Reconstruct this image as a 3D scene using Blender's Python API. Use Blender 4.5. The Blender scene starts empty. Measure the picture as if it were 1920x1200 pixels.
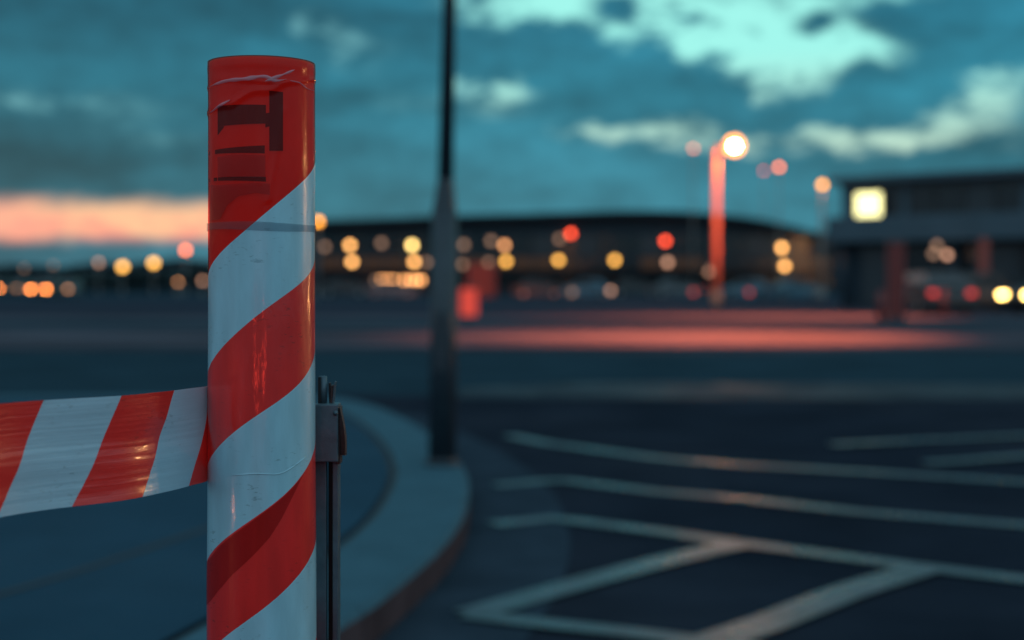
import bpy, bmesh, math, random
from mathutils import Vector, Matrix, noise as mnoise
random.seed(7)
S = bpy.context.scene
C = S.collection
PI = math.pi
F = 2667.0            # focal length in photograph pixels (50 mm lens on a 36 mm sensor, 1920 px wide)
CX, HY = 960.0, 535.0 # vanishing column and horizon row of the photograph
CAMZ = 1.02           # camera height above the road
PAVE = 0.12           # pavement level

# ------------------------------------------------------------------ camera
cam_d = bpy.data.cameras.new('camera')
cam = bpy.data.objects.new('camera', cam_d); C.objects.link(cam)
cam.location = (0, 0, CAMZ); cam.rotation_euler = (PI/2, 0, 0)
cam_d.sensor_width = 36; cam_d.lens = 50
cam_d.shift_y = -65/1920
cam_d.clip_start = 0.02; cam_d.clip_end = 3000
cam_d.dof.use_dof = True
cam_d.dof.focus_distance = 1.165
cam_d.dof.aperture_fstop = 3.75
S.camera = cam

# ------------------------------------------------------------------ colour management and sampling
S.view_settings.view_transform = 'Standard'
S.view_settings.look = 'None'
S.view_settings.exposure = 0
S.view_settings.gamma = 1
S.view_settings.use_curve_mapping = False
S.render.engine = 'CYCLES'
S.cycles.use_adaptive_sampling = False
S.cycles.use_denoising = True
S.cycles.max_bounces = 6
S.cycles.transparent_max_bounces = 8
S.cycles.caustics_reflective = False
S.cycles.caustics_refractive = False
S.cycles.sample_clamp_indirect = 3.0
S.cycles.sample_clamp_direct = 0.0

# ------------------------------------------------------------------ sky (dusk, broken cloud)
def px_dir(px, py):
    "azimuth and elevation, times F, of a direction seen in the photograph"
    u, v = (px-CX)/F, (HY-py)/F
    return math.atan(u)*F, math.atan(v/math.sqrt(1+u*u))*F

W = bpy.data.worlds.new('World'); S.world = W; W.use_nodes = True
nt = W.node_tree; nt.nodes.clear()
def N(tp, **kw):
    n = nt.nodes.new(tp)
    for k, v in kw.items(): setattr(n, k, v)
    return n
def math_(op, a, b=None, c=None, clamp=False):
    n = N('ShaderNodeMath', operation=op); n.use_clamp = clamp
    for i, x in enumerate((a, b, c)):
        if x is None: continue
        if isinstance(x, (int, float)): n.inputs[i].default_value = x
        else: nt.links.new(x, n.inputs[i])
    return n.outputs[0]
def mixc(f, a, b):
    n = N('ShaderNodeMix', data_type='RGBA')
    for s, x in ((0, f), (6, a), (7, b)):
        if isinstance(x, (int, float)): n.inputs[s].default_value = x
        elif isinstance(x, tuple): n.inputs[s].default_value = (*x, 1)
        else: nt.links.new(x, n.inputs[s])
    return n.outputs[2]
def sstep(x, a, b):
    n = N('ShaderNodeMapRange', interpolation_type='SMOOTHSTEP')
    nt.links.new(x, n.inputs[0]); n.inputs[1].default_value = a; n.inputs[2].default_value = b
    return n.outputs[0]
geo = N('ShaderNodeTexCoord')
sep = N('ShaderNodeSeparateXYZ'); nt.links.new(geo.outputs['Generated'], sep.inputs[0])
az = math_('MULTIPLY', math_('ARCTAN2', sep.outputs[0], sep.outputs[1]), F)
el = math_('MULTIPLY', math_('ARCSINE', sep.outputs[2]), F)
comb = N('ShaderNodeCombineXYZ'); nt.links.new(az, comb.inputs[0]); nt.links.new(el, comb.inputs[1])
# ragged edges for all clouds
wn = N('ShaderNodeTexNoise'); wn.inputs['Scale'].default_value = 1/62; wn.inputs['Detail'].default_value = 5; wn.inputs['Roughness'].default_value = .6
sq = N('ShaderNodeMapping'); sq.inputs['Scale'].default_value = (.8, 1.35, 1); nt.links.new(comb.outputs[0], sq.inputs[0]); nt.links.new(sq.outputs[0], wn.inputs['Vector'])
wsub = N('ShaderNodeVectorMath', operation='SUBTRACT'); nt.links.new(wn.outputs['Color'], wsub.inputs[0]); wsub.inputs[1].default_value = (.5, .5, .5)
wscl = N('ShaderNodeVectorMath', operation='MULTIPLY'); nt.links.new(wsub.outputs[0], wscl.inputs[0]); wscl.inputs[1].default_value = (120, 62, 0)
wadd = N('ShaderNodeVectorMath', operation='ADD'); nt.links.new(comb.outputs[0], wadd.inputs[0]); nt.links.new(wscl.outputs[0], wadd.inputs[1])
WARP = wadd.outputs[0]
def blob(px, py, rx, ry, rot, amp):
    a, e = px_dir(px, py)
    m = N('ShaderNodeMapping', vector_type='TEXTURE')
    m.inputs['Location'].default_value = (a, e, 0)
    m.inputs['Rotation'].default_value = (0, 0, math.radians(rot))
    m.inputs['Scale'].default_value = (rx, ry, 1)
    nt.links.new(WARP, m.inputs[0])
    g = N('ShaderNodeTexGradient', gradient_type='SPHERICAL'); nt.links.new(m.outputs[0], g.inputs[0])
    return math_('MULTIPLY', g.outputs['Fac'], amp)
# gaps of bright sky between the clouds (+) and clouds crossing them (-)
BR = [(1100,5,330,105,-6,1.35),(1290,50,330,105,-8,1.2),(1500,30,330,120,-4,1.2),(1560,110,210,80,0,1.1),(1400,118,190,70,-14,1.0),(1560,60,260,90,0,.5),
      (1870,135,130,110,30,.85),(1770,222,210,56,16,.55),(1830,190,120,60,20,.4),(1560,263,330,28,1,1.15),(1700,262,150,26,0,.4),(1250,244,120,40,0,1.15),(1112,246,100,27,0,1.35),(1340,238,90,26,0,.6),
      (938,166,125,34,0,1.5),(1430,186,46,44,30,.95),(1240,-150,520,170,0,1.0),(600,45,60,46,-50,.5),(640,85,120,46,-30,.6),(985,60,130,80,-30,.45),(960,20,160,60,-10,.8),
      (690,85,120,30,-6,.5),(50,188,150,30,0,.55),(210,200,190,34,0,.5),(300,255,240,30,-5,.33),(900,205,230,26,0,.4),(1070,180,110,26,0,.4),(760,180,150,40,0,.25),
      (1280,135,46,40,0,.45),(1550,215,60,60,-40,.45),(1900,250,160,50,0,.35)]
DK = [(1010,52,110,34,-8,-.9),(1420,66,60,24,-10,-1.0),(1240,62,70,22,-6,-.9),(1610,120,80,34,10,-.8),(1370,108,44,26,0,-.7),(1500,108,50,18,0,-.6),(1100,62,70,20,-5,-.6),(1160,18,95,40,-8,-2.2),(1300,38,100,34,-12,-2.0),(1528,54,70,34,-6,-2.3),(1690,36,170,40,-4,-1.6),(1860,60,200,80,0,-1.7),(1690,165,130,56,-10,-1.5),
      (1600,205,130,50,0,-1.0),(1230,100,70,46,-40,-1.0),(1320,130,60,40,0,-.9),(1440,125,60,44,-30,-.6),(1060,110,240,84,-12,-1.2),(1210,180,260,70,0,-.9),(1400,225,150,36,0,-.6),(900,110,200,60,0,-.5)]
acc = None
for b in BR + DK:
    o = blob(*b); acc = o if acc is None else math_('ADD', acc, o)
# the same kind of broken cloud everywhere else, in direction space
gn = N('ShaderNodeTexNoise'); gn.inputs['Scale'].default_value = 3.2; gn.inputs['Detail'].default_value = 6; gn.inputs['Roughness'].default_value = .55
gm = N('ShaderNodeMapping'); gm.inputs['Scale'].default_value = (1, 1, 2.4); nt.links.new(geo.outputs['Generated'], gm.inputs[0]); nt.links.new(gm.outputs[0], gn.inputs['Vector'])
gen = sstep(gn.outputs['Fac'], .44, .62)
high = sstep(el, 650, 1050)
side = sstep(math_('ABSOLUTE', az), 1050, 1500)
outw = math_('MAXIMUM', high, math_('MULTIPLY', side, sstep(el, 120, 500)))
fine = math_('MULTIPLY', math_('SUBTRACT', wn.outputs['Fac'], .5), 3.6)
mask = math_('MULTIPLY_ADD', acc, 1.6, .0, clamp=True)
inside = sstep(math_('ADD', acc, math_('MULTIPLY', fine, mask)), 0.0, 1.7)
gap = math_('ADD', math_('MULTIPLY', inside, math_('SUBTRACT', 1.0, outw)), math_('MULTIPLY', math_('MULTIPLY', gen, .7), outw), clamp=True)
# colours
elr = N('ShaderNodeValToRGB'); nt.links.new(math_('DIVIDE', el, 600), elr.inputs[0])
cr = elr.color_ramp
cr.elements[0].position = 0; cr.elements[0].color = (.045, .185, .245, 1)
cr.elements[1].position = 1; cr.elements[1].color = (.016, .140, .215, 1)
e = cr.elements.new(.22); e.color = (.038, .210, .280, 1)
e = cr.elements.new(.60); e.color = (.024, .205, .290, 1)
cloudv = math_('MULTIPLY_ADD', math_('SUBTRACT', gn.outputs['Fac'], .5), .5, 1.0)
big = N('ShaderNodeTexNoise'); big.inputs['Scale'].default_value = 1/420; big.inputs['Detail'].default_value = 3
bm_ = N('ShaderNodeMapping'); bm_.inputs['Scale'].default_value = (.55, 2.7, 1); nt.links.new(comb.outputs[0], bm_.inputs[0]); nt.links.new(bm_.outputs[0], big.inputs['Vector'])
cloudv2 = math_('MULTIPLY_ADD', math_('SUBTRACT', big.outputs['Fac'], .5), 2.0, .90)
left_dark = math_('MULTIPLY_ADD', sstep(az, -1100, 0), .44, .64)
def scale_c(col, f):
    n = N('ShaderNodeVectorMath', operation='SCALE')
    nt.links.new(col, n.inputs[0]); nt.links.new(f, n.inputs['Scale']); return n.outputs[0]
midv = math_('MULTIPLY_ADD', math_('SUBTRACT', wn.outputs['Fac'], .5), .9, 1.0)
cloud = scale_c(scale_c(scale_c(elr.outputs[0], cloudv2), left_dark), midv)
elr2 = N('ShaderNodeValToRGB'); nt.links.new(math_('DIVIDE', el, 600), elr2.inputs[0])
c2 = elr2.color_ramp
c2.elements[0].position = .40; c2.elements[0].color = (.52, .74, .60, 1)
c2.elements[1].position = .72; c2.elements[1].color = (.36, .93, .84, 1)
gapc = mixc(sstep(az, -250, 50), (.17, .46, .50), elr2.outputs[0])
sky = mixc(gap, cloud, gapc)
# light grey cloud away from the framed part of the sky
behind = sstep(math_('ABSOLUTE', az), 2400, 5200)
over = math_('MAXIMUM', math_('MULTIPLY', behind, sstep(el, 0, 500)), sstep(el, 1400, 2600))
sky = mixc(math_('MULTIPLY', over, .62), sky, (.54, .80, .98))
# the strip of afterglow under the cloud bank on the left
comb2 = N('ShaderNodeCombineXYZ')
el_w = N('ShaderNodeSeparateXYZ'); 
wsc2 = N('ShaderNodeVectorMath', operation='MULTIPLY'); nt.links.new(wsub.outputs[0], wsc2.inputs[0]); wsc2.inputs[1].default_value = (60, 34, 0)
wad2 = N('ShaderNodeVectorMath', operation='ADD'); nt.links.new(comb.outputs[0], wad2.inputs[0]); nt.links.new(wsc2.outputs[0], wad2.inputs[1])
nt.links.new(wad2.outputs[0], el_w.inputs[0])
pa, pe = px_dir(200, 418)
lower = sstep(el_w.outputs[1], 70, 96)
upper = sstep(el_w.outputs[1], 168, 128)
rightend = sstep(el_w.outputs[0], px_dir(560, 400)[0], px_dir(370, 400)[0])
leftend = sstep(el_w.outputs[0], -6200, -3800)
pink = math_('MULTIPLY', math_('MULTIPLY', lower, upper), math_('MULTIPLY', rightend, leftend))
pk = mixc(sstep(math_('ADD', el_w.outputs[1], math_('MULTIPLY', fine, 60)), 80, 125), (1.02, .38, .27), (1.02, .58, .33))
pk = mixc(sstep(math_('ABSOLUTE', math_('SUBTRACT', az, px_dir(270,400)[0])), 60, 330), pk, (1.0, .42, .30))
sky = mixc(pink, sky, pk)
# below the horizon
sky = mixc(sstep(el, 0, -60), sky, (.02, .03, .045))
# a Nishita twilight sky lies under it all and adds its own faint gradient
nis = N('ShaderNodeTexSky', sky_type='NISHITA'); nis.sun_disc = False
nis.sun_elevation = math.radians(-1.5); nis.sun_rotation = math.radians(-32)
bgA = N('ShaderNodeBackground'); nt.links.new(sky, bgA.inputs[0]); bgA.inputs[1].default_value = 1.0
bgB = N('ShaderNodeBackground'); nt.links.new(nis.outputs[0], bgB.inputs[0]); bgB.inputs[1].default_value = 0.02
addw = N('ShaderNodeAddShader'); nt.links.new(bgA.outputs[0], addw.inputs[0]); nt.links.new(bgB.outputs[0], addw.inputs[1])
wo = N('ShaderNodeOutputWorld'); nt.links.new(addw.outputs[0], wo.inputs[0])
W.cycles.sampling_method = 'MANUAL'; W.cycles.sample_map_resolution = 1024

# ------------------------------------------------------------------ materials
MATS = {}
def mat(name, col, rough=.6, metal=0, spec=.5, var=.0, vscale=8, bump=0, bscale=60, coat=0, emis=None, estr=0,
        rvar=0, stretch=None, col2=None, c2scale=3, c2lo=.45, c2hi=.62, trans=0, alpha=None):
    m = bpy.data.materials.new(name); m.use_nodes = True
    t = m.node_tree; b = t.nodes['Principled BSDF']
    b.inputs['Base Color'].default_value = (*col, 1); b.inputs['Roughness'].default_value = rough
    b.inputs['Metallic'].default_value = metal; b.inputs['Specular IOR Level'].default_value = spec
    b.inputs['Coat Weight'].default_value = coat; b.inputs['Coat Roughness'].default_value = .08
    if emis:
        b.inputs['Emission Color'].default_value = (*emis, 1); b.inputs['Emission Strength'].default_value = estr
    tc = t.nodes.new('ShaderNodeTexCoord'); vec = tc.outputs['Object']
    if stretch:
        mp = t.nodes.new('ShaderNodeMapping'); mp.inputs['Scale'].default_value = stretch
        t.links.new(vec, mp.inputs[0]); vec = mp.outputs[0]
    def nz(scale, det=5, rgh=.6):
        n = t.nodes.new('ShaderNodeTexNoise'); n.inputs['Scale'].default_value = scale
        n.inputs['Detail'].default_value = det; n.inputs['Roughness'].default_value = rgh
        t.links.new(vec, n.inputs['Vector']); return n.outputs['Fac']
    src = None
    if col2:
        r = t.nodes.new('ShaderNodeMapRange'); t.links.new(nz(c2scale), r.inputs[0]); r.inputs[1].default_value = c2lo; r.inputs[2].default_value = c2hi
        mx = t.nodes.new('ShaderNodeMix'); mx.data_type = 'RGBA'; t.links.new(r.outputs[0], mx.inputs[0])
        mx.inputs[6].default_value = (*col, 1); mx.inputs[7].default_value = (*col2, 1); src = mx.outputs[2]
    if var or col2:
        r = t.nodes.new('ShaderNodeMapRange'); t.links.new(nz(vscale), r.inputs[0]); r.inputs[1].default_value = .3; r.inputs[2].default_value = .7
        r.inputs[3].default_value = 1-var; r.inputs[4].default_value = 1+var
        sc = t.nodes.new('ShaderNodeVectorMath'); sc.operation = 'SCALE'
        if src: t.links.new(src, sc.inputs[0])
        else: sc.inputs[0].default_value = col
        t.links.new(r.outputs[0], sc.inputs['Scale']); t.links.new(sc.outputs[0], b.inputs['Base Color'])
    if rvar:
        r = t.nodes.new('ShaderNodeMapRange'); t.links.new(nz(vscale*.4, 3), r.inputs[0]); r.inputs[1].default_value = .35; r.inputs[2].default_value = .65
        r.inputs[3].default_value = max(.03, rough-rvar); r.inputs[4].default_value = min(1, rough+rvar); t.links.new(r.outputs[0], b.inputs['Roughness'])
    if bump:
        bp = t.nodes.new('ShaderNodeBump'); bp.inputs['Strength'].default_value = 1; bp.inputs['Distance'].default_value = bump
        t.links.new(nz(bscale), bp.inputs['Height']); t.links.new(bp.outputs[0], b.inputs['Normal'])
    MATS[name] = m
    return m
def emit(name, col, s):
    m = bpy.data.materials.new(name); m.use_nodes = True
    t = m.node_tree; t.nodes.clear()
    e = t.nodes.new('ShaderNodeEmission'); e.inputs[0].default_value = (*col, 1); e.inputs[1].default_value = s
    o = t.nodes.new('ShaderNodeOutputMaterial'); t.links.new(e.outputs[0], o.inputs[0]); MATS[name] = m
    return m
mat('asphalt', (.017,.023,.034), .85, spec=.0, var=.25, vscale=1.2, bump=.004, bscale=90, rvar=.14, col2=(.024,.030,.042), c2scale=.35)
mat('old_asphalt', (.022,.046,.062), .8, spec=.0, var=.2, vscale=.8, bump=.004, bscale=70, rvar=.12)
mat('concrete_yard', (.072,.072,.088), .7, spec=.0, var=.65, vscale=.42, bump=.003, bscale=50, rvar=.15, stretch=(.35,1.6,1))
mat('far_asphalt', (.034,.042,.058), .75, spec=.0, var=.3, vscale=.2, stretch=(.2,1.5,1))
mat('paving', (.022,.058,.088), .75, spec=.02, var=.12, vscale=2.5, bump=.002, bscale=120, rvar=.1)
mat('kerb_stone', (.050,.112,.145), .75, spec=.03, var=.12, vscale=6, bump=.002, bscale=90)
mat('kerb_face_warm_lit', (.070,.052,.058), .8, spec=.0, var=.25, vscale=5)
mat('gutter', (.030,.045,.062), .8, spec=.0, var=.2, vscale=4, bump=.003, bscale=60)
mat('joint', (.03,.03,.032), .9)
mat('road_paint', (.056,.062,.080), .30, spec=.45, var=.3, vscale=7, bump=.0025, bscale=55, rvar=.10, col2=(.05,.065,.08), c2scale=9, c2lo=.42, c2hi=.56)
mat('worn_paint', (.030,.036,.048), .6, spec=.05, var=.4, vscale=3, rvar=.12, col2=(.018,.028,.040), c2scale=1.2)
mat('pole_paint', (.025,.036,.048), .45, var=.2, vscale=12)
mat('pole_far', (.28,.25,.23), .5)
mat('pole_glow_red', (.72,.27,.16), .5)  # red-orange lamp light on the pole painted into its base colour
mat('dark_metal', (.06,.065,.07), .42, metal=.3)
mat('galvanised', (.08,.125,.155), .42, metal=.35, var=.2, vscale=60, bump=.0003, bscale=200, rvar=.1)
mat('rusty_steel', (.055,.033,.032), .5, metal=.4, var=.35, vscale=50, bump=.0004, bscale=160)
mat('black_steel', (.012,.010,.012), .55, metal=.2)
mat('wall_panel', (.055,.095,.125), .6, var=.12, vscale=.8)
mat('wall_dark', (.006,.024,.042), .6, var=.15, vscale=.6)
mat('roof_metal', (.018,.026,.038), .6, spec=.2, var=.1, vscale=.3)
mat('glass_dark', (.016,.02,.026), .16, spec=.6)
mat('glass_mid', (.035,.045,.055), .3, spec=.5)
mat('frame_dark', (.035,.037,.04), .5)
mat('container_red', (.20,.025,.02), .55)
mat('banner_red', (.30,.07,.06), .6)
mat('red_column', (.15,.022,.022), .5, var=.15, vscale=3)
mat('red_box', (.75,.10,.07), .5)
mat('bollard_red', (.16,.02,.02), .5)
mat('rubber', (.015,.015,.015), .8)
mat('rim', (.35,.36,.38), .35, metal=.8)
mat('car_blue', (.06,.14,.19), .4, coat=.15)
mat('car_grey', (.09,.10,.11), .4, coat=.15)
mat('car_dark', (.02,.024,.03), .4, coat=.15)
mat('car_white', (.5,.52,.53), .4, coat=.15)
mat('car_red', (.32,.03,.025), .4, coat=.15)
mat('foliage', (.030,.055,.058), .8, var=.5, vscale=.3)
mat('hill', (.028,.055,.075), .9, var=.2, vscale=.02)
mat('core_white', (.72,.42,.38), .55, var=.1, vscale=20)
mat('navy_part', (.012,.010,.022), .5)
emit('lamp_hot', (1,.33,.10), 600)
emit('marker_red', (1,.10,.08), 1.1)
emit('lamp_housed', (1,.33,.10), 15)
emit('lamp_halo', (1,.32,.04), 8)
emit('tail_light_bright', (1,.05,.03), 22)
emit('head_light_bright', (1,.42,.15), 500)
emit('glint_light', (1,.30,.17), 110)
emit('lamp_strong', (1,.45,.17), 7000)
emit('lamp_orange', (1,.36,.03), 8)
emit('lamp_yellow', (1,.47,.085), 6)
emit('lamp_pink', (1,.17,.03), 10)
emit('lamp_pale', (1,.25,.12), 5)
emit('lamp_dim', (.75,.38,.24), 3)
emit('lamp_faint', (.6,.34,.22), 1.5)
emit('lamp_warm', (1,.46,.13), 7.5)
emit('lamp_mid', (1,.42,.16), 5)
emit('window_strip', (1,.42,.14), 9)
emit('lamp_cream', (1,.66,.20), 8.5)
emit('lamp_red', (1,.08,.03), 8)
emit('lamp_red_dim', (1,.07,.05), 4)
emit('head_light', (1,.62,.17), 24)
emit('head_light_orange', (1,.26,.05), 34)
emit('tail_light', (1,.07,.06), 1.3)
emit('tail_light_dim', (1,.07,.05), 5)
emit('window_lit', (1,.50,.18), 1.9)
emit('window_glow', (1,.60,.42), .045)
emit('sign_face', (1,.93,.42), 2.6)

# glossy barrier film (wrinkled plastic)
def film(name, col, rough, bump, see=0.0, see_col=(1,1,1), stretch=(60,60,14), transl=.0, lines=0):
    m = bpy.data.materials.new(name); m.use_nodes = True
    t = m.node_tree; b = t.nodes['Principled BSDF']; out = t.nodes['Material Output']
    b.inputs['Base Color'].default_value = (*col, 1); b.inputs['Roughness'].default_value = rough
    b.inputs['Specular IOR Level'].default_value = .5
    b.inputs['Coat Weight'].default_value = .7; b.inputs['Coat Roughness'].default_value = .07
    tc = t.nodes.new('ShaderNodeTexCoord')
    mp = t.nodes.new('ShaderNodeMapping'); mp.inputs['Scale'].default_value = stretch; t.links.new(tc.outputs['Object'], mp.inputs[0])
    n1 = t.nodes.new('ShaderNodeTexNoise'); n1.inputs['Scale'].default_value = 1; n1.inputs['Detail'].default_value = 4; t.links.new(mp.outputs[0], n1.inputs['Vector'])
    n2 = t.nodes.new('ShaderNodeTexNoise'); n2.inputs['Scale'].default_value = 5.5; n2.inputs['Detail'].default_value = 3; n2.inputs['Distortion'].default_value = .6; t.links.new(mp.outputs[0], n2.inputs['Vector'])
    ad = t.nodes.new('ShaderNodeMath'); ad.operation = 'MULTIPLY_ADD'; t.links.new(n2.outputs['Fac'], ad.inputs[0]); ad.inputs[1].default_value = .22; t.links.new(n1.outputs['Fac'], ad.inputs[2])
    h = ad.outputs[0]
    if lines:
        mp2 = t.nodes.new('ShaderNodeMapping'); mp2.inputs['Scale'].default_value = (3, 3, 260); t.links.new(tc.outputs['Object'], mp2.inputs[0])
        n3 = t.nodes.new('ShaderNodeTexNoise'); n3.inputs['Scale'].default_value = 1; n3.inputs['Detail'].default_value = 3; t.links.new(mp2.outputs[0], n3.inputs['Vector'])
        a2 = t.nodes.new('ShaderNodeMath'); a2.operation = 'MULTIPLY_ADD'; t.links.new(n3.outputs['Fac'], a2.inputs[0]); a2.inputs[1].default_value = lines; t.links.new(h, a2.inputs[2]); h = a2.outputs[0]
    bp = t.nodes.new('ShaderNodeBump'); bp.inputs['Strength'].default_value = 1; bp.inputs['Distance'].default_value = bump
    t.links.new(h, bp.inputs['Height']); t.links.new(bp.outputs[0], b.inputs['Normal']); t.links.new(bp.outputs[0], b.inputs['Coat Normal'])
    # faint mottling of the film
    r = t.nodes.new('ShaderNodeMapRange'); t.links.new(n1.outputs['Fac'], r.inputs[0]); r.inputs[1].default_value = .3; r.inputs[2].default_value = .7
    r.inputs[3].default_value = .88; r.inputs[4].default_value = 1.1
    # scuffs: short dull scratches and specks of dirt
    mp3 = t.nodes.new('ShaderNodeMapping'); mp3.inputs['Scale'].default_value = (150, 150, 420); mp3.inputs['Rotation'].default_value = (.3, .5, 0); t.links.new(tc.outputs['Object'], mp3.inputs[0])
    n4 = t.nodes.new('ShaderNodeTexNoise'); n4.inputs['Scale'].default_value = 1; n4.inputs['Detail'].default_value = 3; t.links.new(mp3.outputs[0], n4.inputs['Vector'])
    n5 = t.nodes.new('ShaderNodeTexNoise'); n5.inputs['Scale'].default_value = 26; n5.inputs['Detail'].default_value = 2; t.links.new(tc.outputs['Object'], n5.inputs['Vector'])
    r4 = t.nodes.new('ShaderNodeMapRange'); t.links.new(n4.outputs['Fac'], r4.inputs[0]); r4.inputs[1].default_value = .60; r4.inputs[2].default_value = .70
    r5 = t.nodes.new('ShaderNodeMapRange'); t.links.new(n5.outputs['Fac'], r5.inputs[0]); r5.inputs[1].default_value = .48; r5.inputs[2].default_value = .66
    m4 = t.nodes.new('ShaderNodeMath'); m4.operation = 'MULTIPLY'; t.links.new(r4.outputs[0], m4.inputs[0]); t.links.new(r5.outputs[0], m4.inputs[1])
    m5 = t.nodes.new('ShaderNodeMath'); m5.operation = 'MULTIPLY_ADD'; t.links.new(m4.outputs[0], m5.inputs[0]); m5.inputs[1].default_value = -.38; t.links.new(r.outputs[0], m5.inputs[2])
    m6 = t.nodes.new('ShaderNodeMath'); m6.operation = 'MULTIPLY_ADD'; t.links.new(m4.outputs[0], m6.inputs[0]); m6.inputs[1].default_value = .3; m6.inputs[2].default_value = rough; t.links.new(m6.outputs[0], b.inputs['Roughness'])
    sc = t.nodes.new('ShaderNodeVectorMath'); sc.operation = 'SCALE'; sc.inputs[0].default_value = col; t.links.new(m5.outputs[0], sc.inputs['Scale'])
    t.links.new(sc.outputs[0], b.inputs['Base Color'])
    last = b.outputs[0]
    if transl:
        tr = t.nodes.new('ShaderNodeBsdfTranslucent'); tr.inputs[0].default_value = (*col, 1)
        mx = t.nodes.new('ShaderNodeMixShader'); mx.inputs[0].default_value = transl
        t.links.new(last, mx.inputs[1]); t.links.new(tr.outputs[0], mx.inputs[2]); last = mx.outputs[0]
    if see:
        tp = t.nodes.new('ShaderNodeBsdfTransparent'); tp.inputs[0].default_value = (*see_col, 1)
        mx = t.nodes.new('ShaderNodeMixShader'); mx.inputs[0].default_value = see
        t.links.new(last, mx.inputs[1]); t.links.new(tp.outputs[0], mx.inputs[2]); last = mx.outputs[0]
    t.links.new(last, out.inputs[0]); MATS[name] = m
film('red_film', (.82,.026,.022), .30, .0007)
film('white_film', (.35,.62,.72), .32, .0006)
film('red_clear_film', (.55,.018,.014), .30, .0010, see=.78, see_col=(1,.10,.06))
film('clear_film', (.20,.22,.25), .2, .0008, see=.84, see_col=(.76,.79,.82))
film('pale_crease', (.55,.52,.62), .3, .0006, see=.6, see_col=(.95,.45,.45))
film('tape_red', (.92,.036,.028), .34, .0010, transl=.2, stretch=(9,9,30), lines=.45)
film('tape_white', (.42,.60,.70), .34, .0010, transl=.2, stretch=(9,9,30), lines=.45)

# ------------------------------------------------------------------ mesh helpers
def link_mesh(name, bm, material, parent=None, smooth=False):
    bmesh.ops.recalc_face_normals(bm, faces=bm.faces[:])
    me = bpy.data.meshes.new(name); bm.to_mesh(me); bm.free()
    me.materials.append(MATS[material])
    if smooth:
        for p in me.polygons: p.use_smooth = True
    o = bpy.data.objects.new(name, me); C.objects.link(o)
    if parent: o.parent = parent
    return o
def tag(o, label, cat, group=None):
    o['label'] = label; o['category'] = cat
    if group: o['group'] = group
    return o
def thing(name, label, cat, loc=(0,0,0), rz=0, group=None):
    o = bpy.data.objects.new(name, None); C.objects.link(o); o.empty_display_size = .2
    o.location = loc; o.rotation_euler = (0, 0, rz)
    return tag(o, label, cat, group)
def structure(o): o['kind'] = 'structure'; return o
def bx(bm, c, s, rot=0, bevel=0):
    r = bmesh.ops.create_cube(bm, size=1, matrix=Matrix.Translation(c) @ Matrix.Rotation(rot, 4, 'Z') @ Matrix.Diagonal((*s, 1)))
    if bevel:
        es = list({e for v in r['verts'] for e in v.link_edges})
        bmesh.ops.bevel(bm, geom=es, offset=bevel, segments=2, affect='EDGES', profile=.6)
def box(name, c, s, m, parent=None, bevel=0, rot=0):
    bm = bmesh.new(); bx(bm, c, s, rot, bevel); return link_mesh(name, bm, m, parent)
def tube(bm, p0, p1, r0, r1=None, seg=16, caps=True):
    p0, p1 = Vector(p0), Vector(p1); d = p1-p0; r1 = r0 if r1 is None else r1
    M = Matrix.Translation((p0+p1)/2) @ d.to_track_quat('Z', 'Y').to_matrix().to_4x4()
    bmesh.ops.create_cone(bm, cap_ends=caps, segments=seg, radius1=r0, radius2=r1, depth=d.length, matrix=M)
def ball(bm, c, r, s=(1,1,1), u=14, v=9):
    bmesh.ops.create_uvsphere(bm, u_segments=u, v_segments=v, radius=r, matrix=Matrix.Translation(c) @ Matrix.Diagonal((*s, 1)))
def poly(bm, pts, z, up=True):
    vs = [bm.verts.new((x, y, z)) for x, y in pts]; return bm.faces.new(vs)
def P(px, py, Y): return Vector(((px-CX)/F*Y, Y, CAMZ+(HY-py)/F*Y))
def G(px, py, z=0.0):
    Y = (CAMZ-z)*F/(py-HY); return Vector(((px-CX)/F*Y, Y))
def smooth_path(pts, n=6):
    "Catmull-Rom through 2-D points"
    out = []
    P_ = [pts[0]] + list(pts) + [pts[-1]]
    for i in range(1, len(P_)-2):
        a, b, c, d = (Vector(p) for p in P_[i-1:i+3])
        for k in range(n):
            t = k/n
            out.append(.5*((2*b)+(c-a)*t+(2*a-5*b+4*c-d)*t*t+(3*b-a-3*c+d)*t**3))
    out.append(Vector(pts[-1])); return out
def resample(path, step):
    d = [0]
    for a, b in zip(path, path[1:]): d.append(d[-1]+(b-a).length)
    n = max(2, round(d[-1]/step)); out = []; j = 0
    for i in range(n+1):
        s = d[-1]*i/n
        while j < len(d)-2 and d[j+1] < s: j += 1
        t = (s-d[j])/max(1e-9, d[j+1]-d[j]); out.append(path[j].lerp(path[j+1], t))
    return out
def offset(path, w):
    out = []
    for i, p in enumerate(path):
        t = (path[min(i+1, len(path)-1)]-path[max(i-1, 0)]).normalized()
        out.append(p+Vector((t.y, -t.x))*w)
    return out

# ------------------------------------------------------------------ ground, roads, pavement
def sheet(name, pts, z, m, kind=True):
    bm = bmesh.new(); poly(bm, pts, z); o = link_mesh(name, bm, m)
    if o.data.polygons[0].normal.z < 0: o.data.flip_normals()
    if kind: structure(o)
    return o
sheet('ground', [(-1500,-300),(1500,-300),(1500,2200),(-1500,2200)], -.02, 'old_asphalt')
sheet('road', [(-40,-20),(60,-20),(60,13.2),(-40,13.2)], 0, 'asphalt')
sheet('cross_road', [(-90,13.2),(120,13.2),(120,22.3),(-90,22.3)], .0, 'old_asphalt')
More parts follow.
